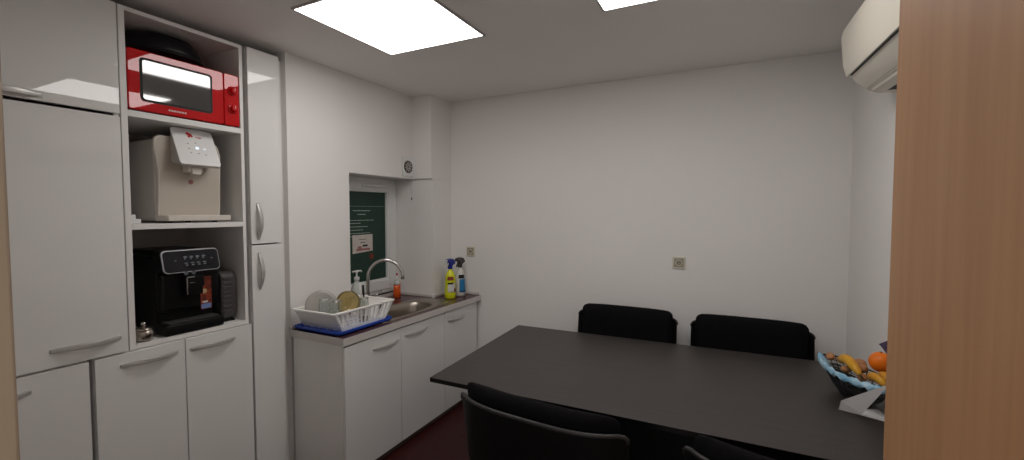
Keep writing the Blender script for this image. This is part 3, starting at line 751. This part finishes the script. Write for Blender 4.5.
def make_chair(label):
    t = thing('conference_chair', label, 'chair', (0,0,0), 'black padded chairs around the table')
    bm, pt = back_surface(.341, .44, .865, .025, 0, .018)
    sh = finish('back_shell', bm, 'plast', t, smooth=False, bevel=.0)
    path = [pt(-1, v, .004) for v in (.93,.96,.985)]+[pt(-1+2*i/20, 1, .004) for i in range(21)]+[pt(1, v, .004) for v in (.985,.96,.93)]
    finish('shell_rim', tube(B(), path, .0075, 8), 'rim', sh, smooth=True)
    bm, _ = back_surface(.314, .50, .918, .035, .019, .118, puff=1, sag=.056)
    finish('back_cushion', bm, 'fabric', t, smooth=True)
    pts = rrect(-.27, .27, -.26, .26, .07, 6)
    finish('seat_shell', loft(B(), [[(x*.93, y*.93, .405) for x, y in pts], [(x, y, .425) for x, y in pts], [(x, y, .432) for x, y in pts]]), 'plast', t)
    finish('seat_cushion', loft(B(), [[(x*.98, y*.98, .4325) for x, y in pts], [(x, y, .445) for x, y in pts], [(x, y, .475) for x, y in pts], [(x*.95, y*.95, .492) for x, y in pts], [(x*.8, y*.8, .498) for x, y in pts]]), 'fabric', t, smooth=True)
    for s in (-1, 1):
        finish('back_bracket', tube(B(), [(s*.16,-.20,.418),(s*.16,-.275,.425),(s*.16,-.285,.47),(s*.16,-.279,.52)], .011, 8), 'bmetal', t, smooth=True)
        for q in (-1, 1):
            finish('leg', tube(B(), [(s*.20,q*.18,.41),(s*.225,q*.215,.2),(s*.25,q*.245,.004)], .012, 10, rs=[.015,.013,.011]), 'bmetal', t, smooth=True)
    return t
ch = make_chair('black padded chair with its back to the camera at the table corner')
def place(o, x, y, rz): o.location = (x, y, 0); o.rotation_euler = (0, 0, rz)
c2 = copy_tree(ch); c2['label'] = 'black padded chair barely visible at the bottom edge, front side of the table'
c3 = copy_tree(ch); c3['label'] = 'black padded chair against the back wall, nearer the sink'
c4 = copy_tree(ch); c4['label'] = 'black padded chair against the back wall, nearer the fruit basket'
place(ch, 1.812, 1.712, math.radians(-5.0)); place(c2, 2.688, 1.632, math.radians(-12)); place(c3, 1.766, 2.852, PI); place(c4, 2.535, 2.862, PI)

# ------------------------------------------------------------------ fruit basket
FX, FY, FZ = 2.938, 2.455, .7458
t = thing('fruit_basket', 'black oval wire fruit basket on the right end of the table', 'basket', (FX, FY, FZ))
def rim_pt(a, k, z):
    c, s = math.cos(a), math.sin(a)
    p, q = .088*k*c, .222*k*s
    return (FX+p*.94-q*.34, FY+p*.34+q*.94, FZ+z+.012*k*s*s)
lv = [(.42, .004), (.62, .035), (.80, .072), (.92, .100), (1.0, .118)]
b = B()
for k, z in lv[1:-1]: tube(b, [rim_pt(2*PI*i/40, k, z) for i in range(41)], .0018, 6)
for zz in (.083, .108): tube(b, [rim_pt(2*PI*i/40, .86 if zz < .1 else .96, zz) for i in range(41)], .0018, 6)
for i in range(26):
    a = 2*PI*i/26; tube(b, [rim_pt(a, k, z) for k, z in lv], .0018, 6)
finish('wire_body', b, 'wire', t, smooth=True)
finish('rim', tube(B(), [rim_pt(2*PI*i/48, 1.0, .118) for i in range(49)], .004, 8), 'wire', t, smooth=True)
bb = B(); loft(bb, [[rim_pt(2*PI*i/40, k, z) for i in range(40)] for k, z in ((.05,.002),(.43,.003),(.66,.036),(.78,.066))], True, False)
o = finish('woven_liner', bb, 'wire', t, smooth=True); md = o.modifiers.new('s', 'SOLIDIFY'); md.thickness = .002
finish('foot_ring', tube(B(), [rim_pt(2*PI*i/40, .42, .0035) for i in range(41)], .0035, 8), 'wire', t, smooth=True)
# crumpled blue bag along the near-left rim
b = B(); rows = []
for i in range(29):
    a = math.radians(112+ (262-112)*i/28); row = []
    for j in range(9):
        v = j/8; k = 1.085-.40*abs(v-.28)*1.3 if v > .28 else 1.07; z = .124-.022*(1-v/.28) if v < .28 else .133-.05*(v-.28)
        wv = .006*math.sin(i*1.9+j*1.3)+.004*math.sin(i*3.7-j*2.1)
        p = rim_pt(a, k+wv*1.5, z+wv); row.append(b.verts.new(p))
    rows.append(row)
for p, q in zip(rows, rows[1:]):
    for j in range(8): b.faces.new([p[j], p[j+1], q[j+1], q[j]])
o = finish('plastic_bag', b, 'bag', smooth=True); md = o.modifiers.new('s', 'SOLIDIFY'); md.thickness = .0015
tag(o, 'crumpled blue plastic bag lining the rim of the fruit basket', 'bag')
def banana(pts, label, rr=.019):
    t = thing('banana', label, 'banana', pts[0], 'bananas in the fruit basket')
    P = [Vector(p) for p in pts]; out = []
    for i in range(13):
        s = i/12; out.append((P[0].lerp(P[1], s)).lerp(P[1].lerp(P[2], s), s))
    finish('peel', tube(B(), out, rr, 10, rs=[rr*q for q in (.45,.72,.9,1,1.05,1.05,1.05,1,1,.95,.85,.65,.35)]), 'banana', t, smooth=True)
    finish('stem', tube(B(), [out[-1], out[-1]+(out[-1]-out[-2])*1.0], .005, 8, rs=[rr*.34, .0045]), 'bananat', t, smooth=True)
z0 = FZ+.125
banana([(2.902, 2.550, .885), (2.900, 2.45, .950), (2.932, 2.350, .888)], 'long yellow banana lying beside the blue bag', .021)
banana([(2.990, 2.340, .885), (3.012, 2.31, .935), (3.002, 2.272, .890)], 'short yellow banana in front of the orange', .016)
banana([(2.955, 2.318, .892), (2.962, 2.27, .930), (2.985, 2.225, .893)], 'yellow banana at the near end of the basket', .016)
OR_ = (3.011, 2.395, .943)
t = thing('orange', 'round orange on top of the fruit basket', 'orange', OR_)
finish('fruit', blob(B(), OR_, .043, 28, 16), 'orange', t, smooth=True)
finish('stem_button', lathe(B(), [(.004,0),(.005,.002),(.002,.003)], (OR_[0], OR_[1], OR_[2]+.0425), 10), 'bananat', t)
for (x, y, z, r), lb in zip(((2.872,2.625,.878,.020),(2.912,2.600,.876,.020),(2.955,2.425,.896,.021),(2.905,2.475,.868,.019),(2.968,2.53,.885,.027),(2.945,2.375,.872,.019),(2.975,2.365,.878,.018)),
    ('walnut at the far left tip of the basket', 'walnut beyond the long banana', 'walnut in the middle below the orange', 'walnut between long banana and bag', 'large walnut behind the orange', 'small walnut between the banana tips', 'small walnut just below the orange')):
    tag(finish('walnut', blob(B(), (x, y, z), r, 16, 10, (1,1.15,.9)), 'nut', smooth=True), lb, 'walnut', 'brown nuts in the fruit basket')
t = thing('gift_packet', 'dark purple packet with pointed corner sticking up at right end of the fruit basket', 'packet', (3.02, 2.25, .87))
pk = [(0,1.046),(.05,1.082),(.088,1.06),(.088,.872),(.060,.872),(.052,.985)]
pf = lambda a, z, o: (2.982+.72*a+.69*o, 2.298-.69*a+.72*o, z)
finish('packet', hexa(B(), [pf(a, z, -.006) for a, z in pk], [pf(a, z, .006) for a, z in pk]), 'purple', t, bevel=.002)
finish('sealed_edge', hexa(B(), [pf(a, z, -.007) for a, z in pk[:2]]+[pf(.050,1.074,-.007), pf(.004,1.041,-.007)], [pf(a, z, .007) for a, z in pk[:2]]+[pf(.050,1.074,.007), pf(.004,1.041,.007)]), 'purple', t)

# folded paper
def P2(x, y, z): return (x, y, z)
t = thing('folded_paper', 'white folded sheet of paper lying in front of the fruit basket', 'paper', (2.9, 2.2, .745))
b = B(); hexa(b, [(2.845,2.287,.7455),(3.0,2.36,.7455),(3.02,2.222,.7455)], [(2.845,2.287,.7465),(3.0,2.36,.7465),(3.02,2.222,.7465)])
finish('lower_sheet', b, 'paper', t)
A = Vector((2.848,2.285,.7475)); Rg = Vector((2.852,2.270,.790)); Tp = Vector((2.990,2.180,.920)); Fr = Vector((2.917,2.240,.757))
b = B(); hexa(b, [Rg, Tp, Fr], [Rg+Vector((0,0,.001)), Tp+Vector((0,0,.001)), Fr+Vector((0,0,.001))])
finish('folded_flap', b, 'paper', t)
b = B(); hexa(b, [A, Rg, Fr], [A+Vector((0,.001,0)), Rg+Vector((0,.001,0)), Fr+Vector((0,.001,0))])
finish('fold_side', b, 'paper', t)

# ------------------------------------------------------------------ light & camera
W = bpy.data.worlds.new('world'); bpy.context.scene.world = W; W.use_nodes = True
W.node_tree.nodes['Background'].inputs[0].default_value = (.73, .72, .71, 1); W.node_tree.nodes['Background'].inputs[1].default_value = 1.4
cam = bpy.data.cameras.new('camera'); co = bpy.data.objects.new('camera', cam); C.objects.link(co)
cam.sensor_width = 36; cam.lens = 438.9/1024*36; cam.clip_start = .02
yaw, pit = .4627, .0426
co.location = (2.4177, 0, 1.5969); co.rotation_euler = (PI/2-pit, 0, yaw)
S = bpy.context.scene; S.camera = co
S.view_settings.view_transform = 'Standard'; S.view_settings.look = 'None'; S.view_settings.gamma = 1; S.view_settings.exposure = 0.0
S.view_settings.use_curve_mapping = False
try: S.cycles.use_denoising = True; S.cycles.max_bounces = 10; S.cycles.sample_clamp_indirect = 6
except Exception: pass
